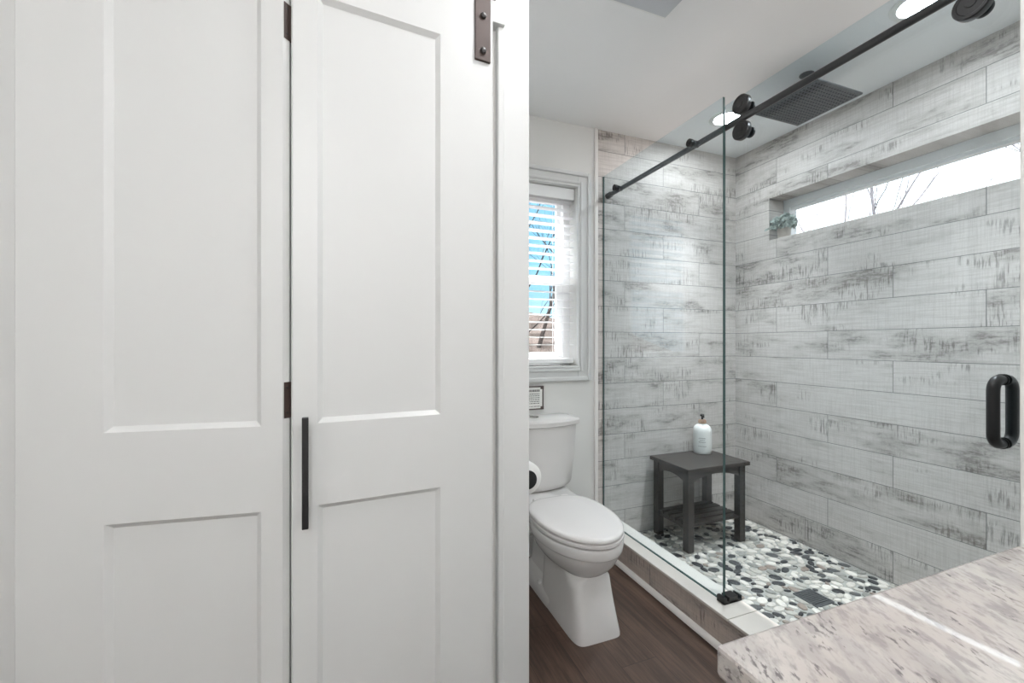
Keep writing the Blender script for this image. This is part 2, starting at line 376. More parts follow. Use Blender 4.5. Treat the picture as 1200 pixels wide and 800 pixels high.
struct('baseboard_closet', boxes([((0.446, YW+0.02, 0), (0.460, YB-0.016, 0.125))], None, 0.003), M['trim'], 'white baseboard on the closet side wall left of the toilet', 'baseboard')
# shower curb, floor
b = MB(); b.box((XC0, 0.4675, 0.0), (XC1, YB, ZCURB-0.012), M['tile_c'])
struct('shower_curb', b, None, 'low plank tiled curb along the shower entrance', 'curb')
cu = bpy.data.objects['shower_curb']
cb = MB()
for y0, y1 in ((0.4675, 1.193), (1.196, YB)): cb.box((XC0-0.006, y0, ZCURB-0.012), (XC1+0.004, y1, ZCURB), None, 0.002)
cb.build('curb_cap', M['cap'], cu, 0)
q = MB(); q.loft([[(XC0-x, y, z) for x, z in ((0, 0), (0.019, 0), (0.018, 0.008), (0.013, 0.015), (0.006, 0.0195), (0, 0.021))] for y in (0.4675, YB-0.016)])
struct('trim_5', q, M['edge'], 'white quarter round strip along the floor at the curb foot', 'trim', smooth=30)
ZS = 0.010
sf = struct('shower_floor', boxes([((XC1, 0.4675, -0.05), (XR, YB, ZS-0.003))]), M['grout'], 'pebble mosaic shower floor of white, grey and black oval stones', 'floor')

# pebbles: flat oval stones set in the grout, one mesh
random.seed(7)
DX0, DX1, DY0, DY1 = 1.918, 2.030, 1.262, 1.374
cells = {}; ell = []
def fits(x, y, a, bb, th):
    r = a
    for ix in range(int(x*20)-2, int(x*20)+3):
        for iy in range(int(y*20)-2, int(y*20)+3):
            for (X, Y, A, B, T) in cells.get((ix, iy), ()):
                dx, dy = X-x, Y-y; d = math.hypot(dx, dy)
                if d > a+A+0.003: continue
                ph = math.atan2(dy, dx)
                r1 = a*bb/math.sqrt((bb*cos(ph-th))**2 + (a*sin(ph-th))**2); r2 = A*B/math.sqrt((B*cos(ph-T))**2 + (A*sin(ph-T))**2)
                if d < (r1+r2)*0.97 + 0.0015: return False
    return True
for size, tries in ((0.027, 5200), (0.022, 9000), (0.017, 16000), (0.012, 16000)):
    for _ in range(tries):
        a = size*random.uniform(0.85, 1.15); bb = a*random.uniform(0.52, 0.76)
        x = random.uniform(XC1+a, XR-a); y = random.uniform(0.47+a, YB-a); th = random.gauss(-0.6, 0.75)
        if DX0-a*0.8 < x < DX1+a*0.8 and DY0-a*0.8 < y < DY1+a*0.8: continue
        if fits(x, y, a, bb, th):
            cells.setdefault((int(x*20), int(y*20)), []).append((x, y, a, bb, th)); ell.append((x, y, a, bb, th))
me_b = bmesh.new(); colL = me_b.loops.layers.float_color.new('tone')
tones = [(lin(220, 212, 203), 36), (lin(188, 182, 173), 26), (lin(150, 148, 142), 12), (lin(146, 132, 122), 6), (lin(58, 58, 60), 18), (lin(84, 84, 84), 8)]
tw = [t[1] for t in tones]
for (x, y, a, bb, th) in ell:
    base = random.choices(tones, tw)[0][0]; g = random.uniform(0.88, 1.1); c = tuple(min(1, v*g) for v in base[:3]) + (1,)
    rings = []
    wob = [random.uniform(0.93, 1.05) for _ in range(4)]
    for rr, z in ((1.0, ZS-0.004), (1.0, ZS-0.0005), (0.93, ZS+0.0018), (0.72, ZS+0.0028)):
        R = []
        for i in range(14):
            t = 2*pi*i/14; f = rr*(wob[0]*(0.5+0.5*cos(t)) + wob[1]*(0.5-0.5*cos(t)))*(1+0.04*sin(2*t+wob[2]*9))
            px, py = a*f*cos(t), bb*f*sin(t)
            R.append(me_b.verts.new((x+px*cos(th)-py*sin(th), y+px*sin(th)+py*cos(th), z)))
        rings.append(R)
    fs = []
    for A, B in zip(rings, rings[1:]):
        for i in range(14): fs.append(me_b.faces.new((A[i], A[(i+1) % 14], B[(i+1) % 14], B[i])))
    fs.append(me_b.faces.new(rings[-1]))
    for f in fs:
        f.smooth = True
        for l in f.loops: l[colL] = c
me = bpy.data.meshes.new('pebble_mosaic'); me_b.to_mesh(me); me_b.free(); me.materials.append(M['pebble'])
pm = bpy.data.objects.new('pebble_mosaic', me); C.objects.link(pm); pm.parent = sf; pm['kind'] = 'stuff'

# ------------------------------------------------------------------ window over the toilet
b = MB(); W0, W1, Y0, Y1 = WX0, WX1, YB+0.085, YB+0.145
fr = 0.045
for lo, hi in [((W0, Y0, WZ0), (W0+fr, Y1, WZ1)), ((W1-fr, Y0, WZ0), (W1, Y1, WZ1)), ((W0+fr, Y0, WZ0), (W1-fr, Y1, WZ0+fr)), ((W0+fr, Y0, WZ1-fr), (W1-fr, Y1, WZ1))]: b.box(lo, hi, None, 0.004)
win1 = struct('window_1', b, M['vinyl'], 'white sash window above the toilet with blue sky outside', 'window')
def sash(x0, x1, z0, z1, y0, y1, s, parent):
    b = MB()
    for lo, hi in [((x0, y0, z0), (x0+s, y1, z1)), ((x1-s, y0, z0), (x1, y1, z1)), ((x0+s, y0, z0), (x1-s, y1, z0+s)), ((x0+s, y0, z1-s), (x1-s, y1, z1))]: b.box(lo, hi, None, 0.003)
    o = b.build('sash', M['vinyl'], parent, 0)
    boxes([((x0+s, (y0+y1)/2-0.003, z0+s), (x1-s, (y0+y1)/2+0.003, z1-s))]).build('pane', M['pane'], o, 0)
sash(W0+fr, W1-fr, 1.525, WZ1-fr, Y0+0.032, Y0+0.055, 0.026, win1)
sash(W0+fr, W1-fr, WZ0+fr-0.01, 1.56, Y0+0.004, Y0+0.028, 0.042, win1)
# casing: flat boards with a raised outer band and inner bead
b = MB(); o_, t_ = 0.085, 0.018
def frame_ring(b, x0, x1, z0, z1, wd, y0, y1, bev=0.003):
    b.box((x0-wd, y0, z0-wd), (x0, y1, z1+wd), None, bev); b.box((x1, y0, z0-wd), (x1+wd, y1, z1+wd), None, bev)
    b.box((x0, y0, z0-wd), (x1, y1, z0), None, bev); b.box((x0, y0, z1), (x1, y1, z1+wd), None, bev)
frame_ring(b, W0, W1, WZ0, WZ1, o_, YB-0.014, YB)
frame_ring(b, W0-o_+0.024, W1+o_-0.024, WZ0-o_+0.024, WZ1+o_-0.024, 0.024, YB-0.026, YB-0.012, 0.006)
frame_ring(b, W0-0.014, W1+0.014, WZ0-0.014, WZ1+0.014, 0.018, YB-0.020, YB-0.012, 0.005)
frame_ring(b, W0, W1, WZ0, WZ1, 0.010, YB-0.017, YB-0.012, 0.002)
struct('trim_6', b, M['trim'], 'moulded white casing around the window above the toilet', 'trim')
# blind
bl = thing('window_blind', 'white horizontal slat blind hanging open inside the window above the toilet', 'blind', (0.907, YB+0.045, 2.07))
boxes([((W0+0.006, YB+0.018, 2.008), (W1-0.006, YB+0.072, 2.074))], None, 0.003).build('headrail', M['blind'], bl, 0)
b = MB(); z = 1.993
while z > 1.13:
    b.box((W0+0.008, YB+0.020, z-0.0016), (W1-0.008, YB+0.070, z+0.0016)); z -= 0.0435
b.build('slats', M['slat'], bl, 0)
boxes([((W0+0.008, YB+0.018, 1.060), (W1-0.008, YB+0.072, 1.088))], None, 0.006).build('bottom_rail', M['blind'], bl, 0)
b = MB()
for x in (W0+0.12, W1-0.12):
    for y in (YB+0.021, YB+0.069): b.box((x-0.0008, y-0.0008, 1.08), (x+0.0008, y+0.0008, 2.01))
b.build('ladder_cord', M['blind'], bl, 0)

# ------------------------------------------------------------------ high shower window
b = MB(); x0, x1 = XR+0.125, XR+0.190
for lo, hi in [((x0, SY0, SZ0), (x1, SY1, SZ0+0.022)), ((x0, SY0, SZ1-0.050), (x1, SY1, SZ1)), ((x0, SY0, SZ0+0.022), (x1, SY0+0.04, SZ1-0.05)), ((x0, SY1-0.04, SZ0+0.022), (x1, SY1, SZ1-0.05))]: b.box(lo, hi, None, 0.003)
win2 = struct('window_2', b, M['vinyl'], 'long narrow window high in the tiled shower wall', 'window')
boxes([((x0+0.012, SY0+0.04, SZ1-0.066), (x0+0.053, SY1-0.04, SZ1-0.050)), ((x0+0.012, SY0+0.04, SZ0+0.022), (x0+0.053, SY1-0.04, SZ0+0.030))], None, 0.002).build('glazing_bead', M['vinyl'], win2, 0)
boxes([((x0+0.054, SY0+0.04, SZ0+0.022), (x0+0.060, SY1-0.04, SZ1-0.050))]).build('pane', M['pane'], win2, 0)
boxes([((XR+0.004, SY0+0.001, SZ0), (x0, SY1-0.001, SZ0+0.004))]).build('sill', M['cap'], win2, 0)

# ------------------------------------------------------------------ folding closet door
HX, HY = -0.118, 0.945
AL, AR = radians(-7.0), radians(4.6)
door = thing('door_1', 'white folding closet door of two panelled leaves hung on a bronze strap', 'door', (HX, HY, 0), 0, None, 'structure')
def leaf(sign, ang, panels):
    """local frame: x along the leaf from the hinge, y away from the room, front face at y=0"""
    b = MB(); Wd, Z0, Z1, TH = 0.438, 0.012, 1.995, 0.034
    xs = (0.051, 0.309)
    ch = 0.0
    x_lo = 0.006
    rc, bw = 0.009, 0.010
    t = bmesh.new()
    def qd(pts): t.faces.new([t.verts.new(p) for p in pts])
    zz = [Z0] + [z for p in panels for z in p] + [Z1]
    hx = x_lo+(0.0065 if sign < 0 else 0.0); qd([(hx, 0, Z0), (xs[0], 0, Z0), (xs[0], 0, Z1), (hx, 0, Z1)]); qd([(xs[1], 0, Z0), (Wd, 0, Z0), (Wd, 0, Z1), (xs[1], 0, Z1)])
    for i in range(0, len(zz), 2): qd([(xs[0], 0, zz[i]), (xs[1], 0, zz[i]), (xs[1], 0, zz[i+1]), (xs[0], 0, zz[i+1])])
    for z0, z1 in panels:
        o = [(xs[0], z0), (xs[1], z0), (xs[1], z1), (xs[0], z1)]; n = [(xs[0]+bw, z0+bw), (xs[1]-bw, z0+bw), (xs[1]-bw, z1-bw), (xs[0]+bw, z1-bw)]
        for i in range(4):
            j = (i+1) % 4; qd([(o[i][0], 0, o[i][1]), (o[j][0], 0, o[j][1]), (n[j][0], rc, n[j][1]), (n[i][0], rc, n[i][1])])
        qd([(p[0], rc, p[1]) for p in n])
    c = 0.003; ch_ = 0.011 if sign < 0 else 0.003; x_h = x_lo-0.003   # eased outer edges
    qd([(x_h, ch_, Z0), (hx, 0, Z0), (hx, 0, Z1), (x_h, ch_, Z1)]); qd([(Wd, 0, Z0), (Wd+c, c, Z0), (Wd+c, c, Z1), (Wd, 0, Z1)])
    qd([(x_h, TH, Z0), (x_h, ch_, Z0), (x_h, ch_, Z1), (x_h, TH, Z1)]); qd([(Wd+c, c, Z0), (Wd+c, TH, Z0), (Wd+c, TH, Z1), (Wd+c, c, Z1)])
    qd([(Wd+c, TH, Z0), (x_lo-c, TH, Z0), (x_lo-c, TH, Z1), (Wd+c, TH, Z1)])
    for z, r in ((Z0, 1), (Z1, 0)):
        qd([(x_h, ch_, z), (hx, 0, z), (Wd, 0, z), (Wd+c, c, z), (Wd+c, TH, z), (x_h, TH, z)])
    bmesh.ops.remove_doubles(t, verts=t.verts, dist=1e-5)
    bmesh.ops.transform(t, matrix=Matrix.Translation((HX, HY, 0)) @ Matrix.Rotation(ang, 4, 'Z') @ Matrix.Scale(sign, 4, (1, 0, 0)), verts=t.verts)
    b._add(t, None)
    return b.build('leaf', M['door'], door, 0)
PAN = [(0.20, 0.842), (1.010, 1.8885)]
lf_l = leaf(-1, AL, PAN); lf_r = leaf(1, AR, PAN)
TR = Matrix.Translation((HX, HY, 0)) @ Matrix.Rotation(AR, 4, 'Z')
TL = Matrix.Translation((HX, HY, 0)) @ Matrix.Rotation(AL, 4, 'Z')
def tb(b, T, lo, hi, m=None, bev=0.0): b.box(lo, hi, m, bev, 2, T)
for zc in (0.30, 1.060, 1.820):
    b = MB(); e0 = Vector((-0.0105, 0.0012, 0)); e1 = Vector((-0.0028, 0.0112, 0)); nn = Vector((0.79, -0.61, 0))*0.0012
    pl4 = [e0, e1, e1+nn, e0+nn]
    b.loft([[tuple(TL @ (p+Vector((0, 0, z)))) for p in pl4] for z in (zc-0.036, zc+0.036)], M['bronze'])
    b.cyl((HX-0.0012, HY+0.0135, zc-0.036), 0.0030, 0.072, M['bronze'], n=12)
    h = b.build('hinge', None, door, 30)
    for dz in (-0.025, 0.025):
        sc = MB(); c0 = TL @ ((e0+e1)/2+nn+Vector((0, 0, zc+dz))); sc.lathe([(0.0026, 0), (0.0026, 0.0006), (0.0, 0.0009)], (0, 0, 0), None, 10, 'Y')
        bmesh.ops.transform(sc.b, matrix=Matrix.Translation(c0) @ Matrix.Rotation(radians(180+45), 4, 'Z'), verts=sc.b.verts)
        sc.build('hinge_screw', M['hole'], h, 0)
# bar pull on the right leaf
b = MB(); tb(b, TR, (0.0225, -0.034, 0.809), (0.0345, -0.022, 1.028), None, 0.0015)
ph = b.build('bar_pull', M['black'], door, 0); 
for z in (0.835, 1.002):
    b = MB(); tb(b, TR, (0.0235, -0.023, z-0.005), (0.0335, 0.0, z+0.005)); b.build('pull_post', M['black'], ph, 0)
# hanger strap, bolts, wheel and track
b = MB(); tb(b, TR, (0.392, -0.006, 1.853), (0.432, 0.0, 2.19), None, 0.0015)
stp = b.build('hanger_strap', M['bronze'], door, 0)
for zc in (1.876, 1.960):
    b = MB(); t = bmesh.new()
    b.lathe([(0.0075, -0.001), (0.0075, -0.004), (0.006, -0.0065), (0.002, -0.0075), (0.0, -0.0075)], (0, 0, 0), None, 16, 'Y', (False, True))
    bmesh.ops.transform(b.b, matrix=TR @ Matrix.Translation((0.412, -0.005, zc)), verts=b.b.verts)
    b.build('strap_bolt', M['hole'], stp, 30)
b = MB(); b.lathe([(0.012, 0), (0.036, 0), (0.038, 0.003), (0.036, 0.006), (0.036, 0.012), (0.040, 0.015), (0.040, 0.019), (0.012, 0.019)], (0, 0, 0), None, 28, 'Y')
bmesh.ops.transform(b.b, matrix=TR @ Matrix.Translation((0.412, 0.004, 2.13)), verts=b.b.verts)
b.build('hanger_wheel', M['black'], door, 30)
trk = tag(boxes([((-0.70, 0.986, 2.048), (0.352, 0.994, 2.088))], None, 0.002).build('door_track', M['bronze'], None, 0), 'flat bronze track above the folding closet door', 'track')
for x in (-0.6, -0.1, 0.30):
    b = MB(); b.cyl((x, 0.994, 2.068), 0.011, 0.034, None, 'Y', 14); b.build('track_spacer', M['bronze'], trk, 30)
# the little guide clip of the track that shows beside the strap
b = MB(); tb(b, TR, (0.372, -0.010, 2.022), (0.452, 0.012, 2.034), None, 0.002)
b.build('strap_collar', M['black'], stp, 0)

# ------------------------------------------------------------------ toilet
TX = 0.918
toi = thing('toilet', 'white two-piece toilet with closed oval lid against the back wall', 'toilet', (TX, 1.75, 0))
def egg(z, hw, yf, yb, yc, nf=2.0, nb=2.6, n=56, x=TX):
    r = []
    for i in range(n):
        t = 2*pi*i/n; c, s_ = cos(t), sin(t)
        e = nf if s_ < 0 else nb
        px = hw*math.copysign(abs(c)**(2/e), c); py = math.copysign(abs(s_)**(2/e), s_)
        r.append((x+px, yc + py*((yb-yc) if s_ > 0 else (yc-yf)), z))
    return r
def sq(z, x0, x1, y0, y1, e=6, n=56):
    r = []; cx, cy = (x0+x1)/2, (y0+y1)/2
    for i in range(n):
        t = 2*pi*i/n; c, s_ = cos(t), sin(t)
        r.append((cx+(x1-x0)/2*math.copysign(abs(c)**(2/e), c), cy+(y1-y0)/2*math.copysign(abs(s_)**(2/e), s_), z))
    return r
def ringmix(a, b, f): return [tuple(p[i]*(1-f)+q_[i]*f for i in range(3)) for p, q_ in zip(a, b)]
b = MB()
YC = 1.655
R = [sq(0.0, TX-0.110, TX+0.105, 1.425, 1.80, 7), sq(0.012, TX-0.110, TX+0.105, 1.426, 1.80, 7), sq(0.06, TX-0.103, TX+0.098, 1.437, 1.80, 7), sq(0.12, TX-0.096, TX+0.091, 1.452, 1.80, 7),
     sq(0.18, TX-0.092, TX+0.087, 1.467, 1.80, 7), sq(0.215, TX-0.092, TX+0.088, 1.476, 1.80, 6), ]
neck = egg(0.228, 0.094, 1.478, 1.80, YC, 2.6, 3)
R += [neck, egg(0.240, 0.114, 1.462, 1.82, YC, 2.2, 3), egg(0.258, 0.136, 1.440, 1.83, YC, 2.1), egg(0.285, 0.156, 1.416, 1.84, YC), egg(0.312, 0.166, 1.402, 1.845, YC), egg(0.330, 0.169, 1.397, 1.85, YC),
      egg(0.333, 0.176, 1.388, 1.85, YC), egg(0.338, 0.178, 1.386, 1.85, YC), egg(0.370, 0.181, 1.382, 1.852, YC), egg(0.377, 0.179, 1.384, 1.85, YC), egg(0.379, 0.168, 1.394, 1.848, YC)]
b.loft(R)
b.loft([sq(0.10, TX-0.085, TX+0.085, 1.70, 1.985, 4), sq(0.20, TX-0.072, TX+0.072, 1.70, 1.985, 4), sq(0.26, TX-0.075, TX+0.075, 1.70, 1.99, 4), sq(0.32, TX-0.13, TX+0.13, 1.72, 2.06, 5), sq(0.37, TX-0.155, TX+0.155, 1.74, 2.11, 6), sq(0.395, TX-0.16, TX+0.16, 1.76, 2.11, 6), sq(0.402, TX-0.152, TX+0.152, 1.77, 2.10, 6)])
b.loft([sq(0.0, TX-0.112, TX+0.107, 1.66, 2.0, 8), sq(0.035, TX-0.112, TX+0.107, 1.66, 2.0, 8), sq(0.048, TX-0.106, TX+0.101, 1.66, 1.995, 8), sq(0.11, TX-0.072, TX+0.072, 1.68, 1.985, 5)])
b.build('bowl', M['porcelain'], toi, 50)
for x in (TX-0.095, TX+0.09):
    b = MB(); b.lathe([(0.016, 0), (0.015, 0.008), (0.011, 0.014), (0.0, 0.016)], (x, 1.80, 0.052), None, 18); b.build('bolt_cap', M['porcelain'], toi, 40)
b = MB(); b.loft([egg(0.377, 0.166, 1.397, 1.845, YC), egg(0.3845, 0.167, 1.396, 1.847, YC), egg(0.385, 0.179, 1.383, 1.856, YC), egg(0.387, 0.182, 1.380, 1.858, YC), egg(0.398, 0.182, 1.380, 1.858, YC), egg(0.400, 0.177, 1.385, 1.855, YC), egg(0.4005, 0.166, 1.397, 1.85, YC), egg(0.406, 0.165, 1.398, 1.85, YC)])
b.build('seat', M['seat'], toi, 50)
b = MB(); b.loft([egg(0.4055, 0.173, 1.387, 1.868, YC, 2, 3), egg(0.4070, 0.179, 1.381, 1.872, YC, 2, 3), egg(0.416, 0.179, 1.381, 1.872, YC, 2, 3), egg(0.4215, 0.174, 1.386, 1.868, YC, 2, 3), egg(0.4235, 0.162, 1.40, 1.855, YC, 2, 3), egg(0.4250, 0.10, 1.50, 1.80, YC, 2, 3)])
b.build('lid', M['seat'], toi, 50)
for x in (TX-0.075, TX+0.075):
    b = MB(); b.box((x-0.022, 1.858, 0.395), (x+0.022, 1.895, 0.418), None, 0.008); b.build('lid_hinge', M['seat'], toi, 40)
def tank(z, hw, yf, ys, yb=YB-0.014, n=20, rc=0.02):
    r = []
    for i in range(n+1):
        t = -1+2*i/n; r.append((TX+hw*t, yf+(ys-yf)*abs(t)**2.2, z))
    r += [(TX+hw, yb-0.02, z), (TX+hw-0.015, yb, z), (TX-hw+0.015, yb, z), (TX-hw, yb-0.02, z)]
    return r
b = MB(); b.loft([tank(0.405, 0.150, 1.995, 2.03), tank(0.428, 0.180, 1.978, 2.02), tank(0.445, 0.186, 1.97, 2.015), tank(0.60, 0.199, 1.958, 2.006), tank(0.742, 0.207, 1.950, 2.0)])
b.build('tank', M['porcelain'], toi, 35)
b = MB(); b.loft([tank(0.743, 0.212, 1.944, 1.994), tank(0.747, 0.219, 1.937, 1.988), tank(0.768, 0.221, 1.934, 1.985), tank(0.778, 0.216, 1.94, 1.99), tank(0.783, 0.19, 1.962, 2.005)])
b.build('tank_lid', M['porcelain'], toi, 35)
b = MB(); b.cyl((TX-0.02, 2.045, 0.783), 0.024, 0.006, None, 'Z', 24, 0.002)
b.build('flush_button', M['mirror'], toi, 40)

# ------------------------------------------------------------------ toilet paper
tp = thing('toilet_paper_holder', 'black toilet paper holder on the closet side wall beside the toilet', 'toilet paper holder', (0.46, 1.29, 0.70))
cx_, cy_, cz_ = 0.519, 1.29, 0.742
b = MB(); b.cyl((0.446, cy_+0.085, cz_), 0.026, 0.009, None, 'X', 24, 0.002); b.build('wall_plate', M['black'], tp, 40)
b = MB(); b.tube([(0.452, cy_+0.085, cz_), (cx_-0.02, cy_+0.085, cz_), (cx_-0.006, cy_+0.083, cz_), (cx_, cy_+0.076, cz_), (cx_, cy_-0.058, cz_)], 0.008, None, 14); b.build('arm', M['black'], tp, 50)
b = MB(); b.cyl((cx_, cy_-0.064, cz_), 0.030, 0.008, None, 'Y', 28, 0.002); b.build('end_disc', M['black'], tp, 40)
b = MB(); b.lathe([(0.020, -0.05), (0.049, -0.05), (0.052, -0.047), (0.052, 0.047), (0.049, 0.05), (0.020, 0.05), (0.020, -0.05)], (cx_, cy_, cz_), None, 40, 'Y', (False, False))
tag(b.build('toilet_paper_roll', M['tissue'], None, 50), 'white toilet paper roll on its holder left of the toilet tank', 'toilet paper')

# ------------------------------------------------------------------ framed sign on the wall behind the toilet
sg = thing('framed_sign', 'small framed text print on the wall above the toilet tank', 'sign', (0.917, YB-0.01, 0.873))
x0, x1, z0, z1 = 0.836, 0.998, 0.807, 0.938
yf = YB-0.014
b = MB()
for lo, hi in [((x0, yf, z0), (x1, YB, z0+0.007)), ((x0, yf, z1-0.007), (x1, YB, z1)), ((x0, yf, z0), (x0+0.007, YB, z1)), ((x1-0.007, yf, z0), (x1, YB, z1))]: b.box(lo, hi, None, 0.0015)
for cx in (x0+0.009, x1-0.009):
    for cz in (z0+0.009, z1-0.009): b.box((cx-0.009, yf-0.002, cz-0.009), (cx+0.009, yf+0.004, cz+0.009), None, 0.001)
b.build('frame', M['brownframe'], sg, 0)
boxes([((x0+0.006, yf+0.004, z0+0.006), (x1-0.006, YB, z1-0.006))]).build('print', M['paper'], sg, 0)
random.seed(3); b = MB()
zt = z1-0.026; xx = x0+0.026
while xx < x1-0.026:
    wd = random.uniform(0.006, 0.010); b.box((xx, yf+0.0032, zt-0.006), (min(xx+wd, x1-0.024), yf+0.004, zt+0.006)); xx += wd+0.003
for i in range(7):
    z = zt-0.018-i*0.0105 - (0.006 if i == 6 else 0); xx = x0+0.024+random.uniform(0, 0.008)
    while xx < x1-0.026:
        wd = random.uniform(0.004, 0.014); b.box((xx, yf+0.0032, z-0.0018), (min(xx+wd, x1-0.024), yf+0.004, z+0.0018)); xx += wd+0.003
b.build('lettering', M['ink'], sg, 0)

# ------------------------------------------------------------------ shower enclosure
XF, XRL, XD = 1.395, 1.425, 1.455
def sheet(name, x, y0, y1, z0, z1, label):
    o = tag(boxes([((x-0.005, y0, z0), (x+0.005, y1, z1))]).build(name, M['glass'], None, 0), label, 'glass panel')
    b = MB()
    for y in (y0, y1):
        b.box((x-0.005, y-0.0006, z0), (x+0.005, y+0.0006, z1))
    b.build('polished_edge', M['gedge'], o, 0)
    return o
fg = sheet('fixed_glass_panel', XF, 1.283, YB-0.003, ZCURB, 2.163, 'clear fixed glass panel of the shower beside the toilet')
b = MB(); b.box((XF-0.0055, 1.30, ZCURB-0.001), (XF+0.0055, YB-0.004, ZCURB+0.002)); b.build('bottom_seal', M['gedge'], fg, 0)
dg = sheet('sliding_glass_door', XD, 0.492, 1.335, ZCURB+0.012, 2.163, 'clear sliding glass shower door with black handle, hanging from the rail')
# handle: a bar on each side of the glass joined by turned-in ends
def dpull(sgn):
    X = XD+sgn*0.044; zc0, zc1 = 0.935, 1.087; y = 0.528; r = 0.0115; pts = []
    pts.append((XD+sgn*0.005, y, zc1))
    for i in range(7):
        a = pi/2*i/6; pts.append((X-sgn*0.026*(1-sin(a)), y, zc1-0.026*(1-cos(a))))
    for i in range(7):
        a = pi/2*i/6; pts.append((X-sgn*0.026*(1-cos(a)), y, zc0+0.026*(1-sin(a))))
    pts.append((XD+sgn*0.005, y, zc0))
    b = MB(); b.tube(pts, r, None, 18)
    return b
hb = dpull(-1).build('door_handle', M['black'], dg, 60)
dpull(1).build('door_handle', M['black'], dg, 60)
b = MB()
for z in (0.935, 1.087):
    for s_ in (-1, 1): b.cyl((XD+s_*0.005, 0.528, z), 0.0135, s_*0.003, None, 'X', 20)
b.build('handle_washer', M['rubber'], hb, 40)
# rollers on the door: wheel at the room side of the glass, cap inside
def roller(y, z, nm='roller'):
    b = MB(); b.lathe([(0.0, -0.046), (0.010, -0.046), (0.011, -0.044), (0.026, -0.044), (0.0275, -0.0455), (0.034, -0.0455), (0.0365, -0.043), (0.0365, -0.026), (0.034, -0.023), (0.012, -0.023), (0.012, -0.005)], (XD, y, z), None, 36, 'X')
    o = b.build(nm, M['black'], dg, 40)
    c = MB(); c.cyl((XD+0.005, y, z), 0.020, 0.012, None, 'X', 28, 0.003); c.build('inner_cap', M['black'], o, 40)
ZR = 1.173+0.881
for y in (1.222, 0.566):
    roller(y, ZR+0.052); roller(y, ZR-0.049)
rl = thing('shower_rail', 'dark round rail carrying the sliding shower door', 'rail', (XRL, 1.3, ZR))
b = MB(); b.cyl((XRL, 0.470, ZR), 0.0125, YB-0.012-0.470, None, 'Y', 24); b.build('bar', M['rail'], rl, 40)
for y, s_ in ((YB, -1), (0.4675, 1)):
    b = MB(); b.cyl((XRL, y, ZR), 0.017, s_*0.028, None, 'Y', 24, 0.002); b.build('wall_socket', M['rail'], rl, 40)
for y in (2.02, 1.455):
    b = MB(); b.cyl((XF-0.0055, y, ZR), 0.017, -0.009, None, 'X', 26, 0.002); b.cyl((XF-0.0145, y, ZR), 0.008, -0.002, None, 'X', 16)
    o = b.build('glass_clamp', M['black'], rl, 40)
    c = MB(); c.cyl((XF+0.0055, y, ZR), 0.014, 0.030, None, 'X', 24); c.build('standoff', M['rail'], o, 40)
gd = MB()
for a, c_ in (((XF-0.020, 1.262, ZCURB), (XF-0.0055, 1.300, ZCURB+0.026)), ((XF+0.0055, 1.262, ZCURB), (XD-0.0075, 1.300, ZCURB+0.026)), ((XF-0.020, 1.262, ZCURB), (XD+0.014, 1.282, ZCURB+0.011)), ((XD+0.0075, 1.262, ZCURB), (XD+0.014, 1.300, ZCURB+0.022))):
    gd.box(a, c_, None, 0.0015)
tag(gd.build('door_guide', M['black'], None, 0), 'small black guide block on the curb at the foot of the glass', 'door guide')

# rain shower head
HXc, HYc, HZ = 2.000, 1.366, 2.296
sh = thing('rain_shower', 'square dark rain shower head hanging from the ceiling', 'shower head', (HXc, HYc, ZC))
hs = 0.150
b = MB(); b.box((HXc-hs, HYc-hs, HZ), (HXc+hs, HYc+hs, HZ+0.009), None, 0.003); b.box((HXc-0.05, HYc-0.05, HZ+0.008), (HXc+0.05, HYc+0.05, HZ+0.02), None, 0.004); b.build('plate', M['steel'], sh, 0)
b = MB()
for i in range(16):
    for j in range(16):
        x, y = HXc-hs+0.020+i*(2*hs-0.04)/15, HYc-hs+0.020+j*(2*hs-0.04)/15
        b.lathe([(0.0042, 0.0005), (0.0038, -0.0022), (0.0, -0.0026)], (x, y, HZ), None, 8)
b.build('nozzles', M['nozzle'], sh, 40)
b = MB(); b.cyl((HXc, HYc, HZ+0.018), 0.011, ZC-HZ-0.018, None, 'Z', 20); b.build('ceiling_arm', M['steel'], sh, 40)
b = MB(); b.lathe([(0.011, -0.014), (0.024, -0.010), (0.030, -0.003), (0.030, 0.0)], (HXc, HYc, ZC), None, 28); b.build('flange', M['steel'], sh, 40)

# drain
dr = thing('shower_drain', 'square grey steel drain grate in the pebble floor', 'drain', ((DX0+DX1)/2, (DY0+DY1)/2, ZS))
b = MB(); e = 0.008
for lo, hi in [((DX0, DY0), (DX1, DY0+e)), ((DX0, DY1-e), (DX1, DY1)), ((DX0, DY0+e), (DX0+e, DY1-e)), ((DX1-e, DY0+e), (DX1, DY1-e))]: b.box((lo[0], lo[1], ZS-0.004), (hi[0], hi[1], ZS+0.002))
b.build('frame', M['grey'], dr, 0)
b = MB(); n = 9
for i in range(n):
    y = DY0+e+(i+0.5)*(DY1-DY0-2*e)/n; b.box((DX0+e, y-0.0036, ZS-0.003), (DX1-e, y+0.0036, ZS+0.0012))
b.build('grate', M['grey'], dr, 0)
boxes([((DX0+e, DY0+e, ZS-0.0035), (DX1-e, DY1-e, ZS-0.0028))]).build('pan', M['rubber'], dr, 0)

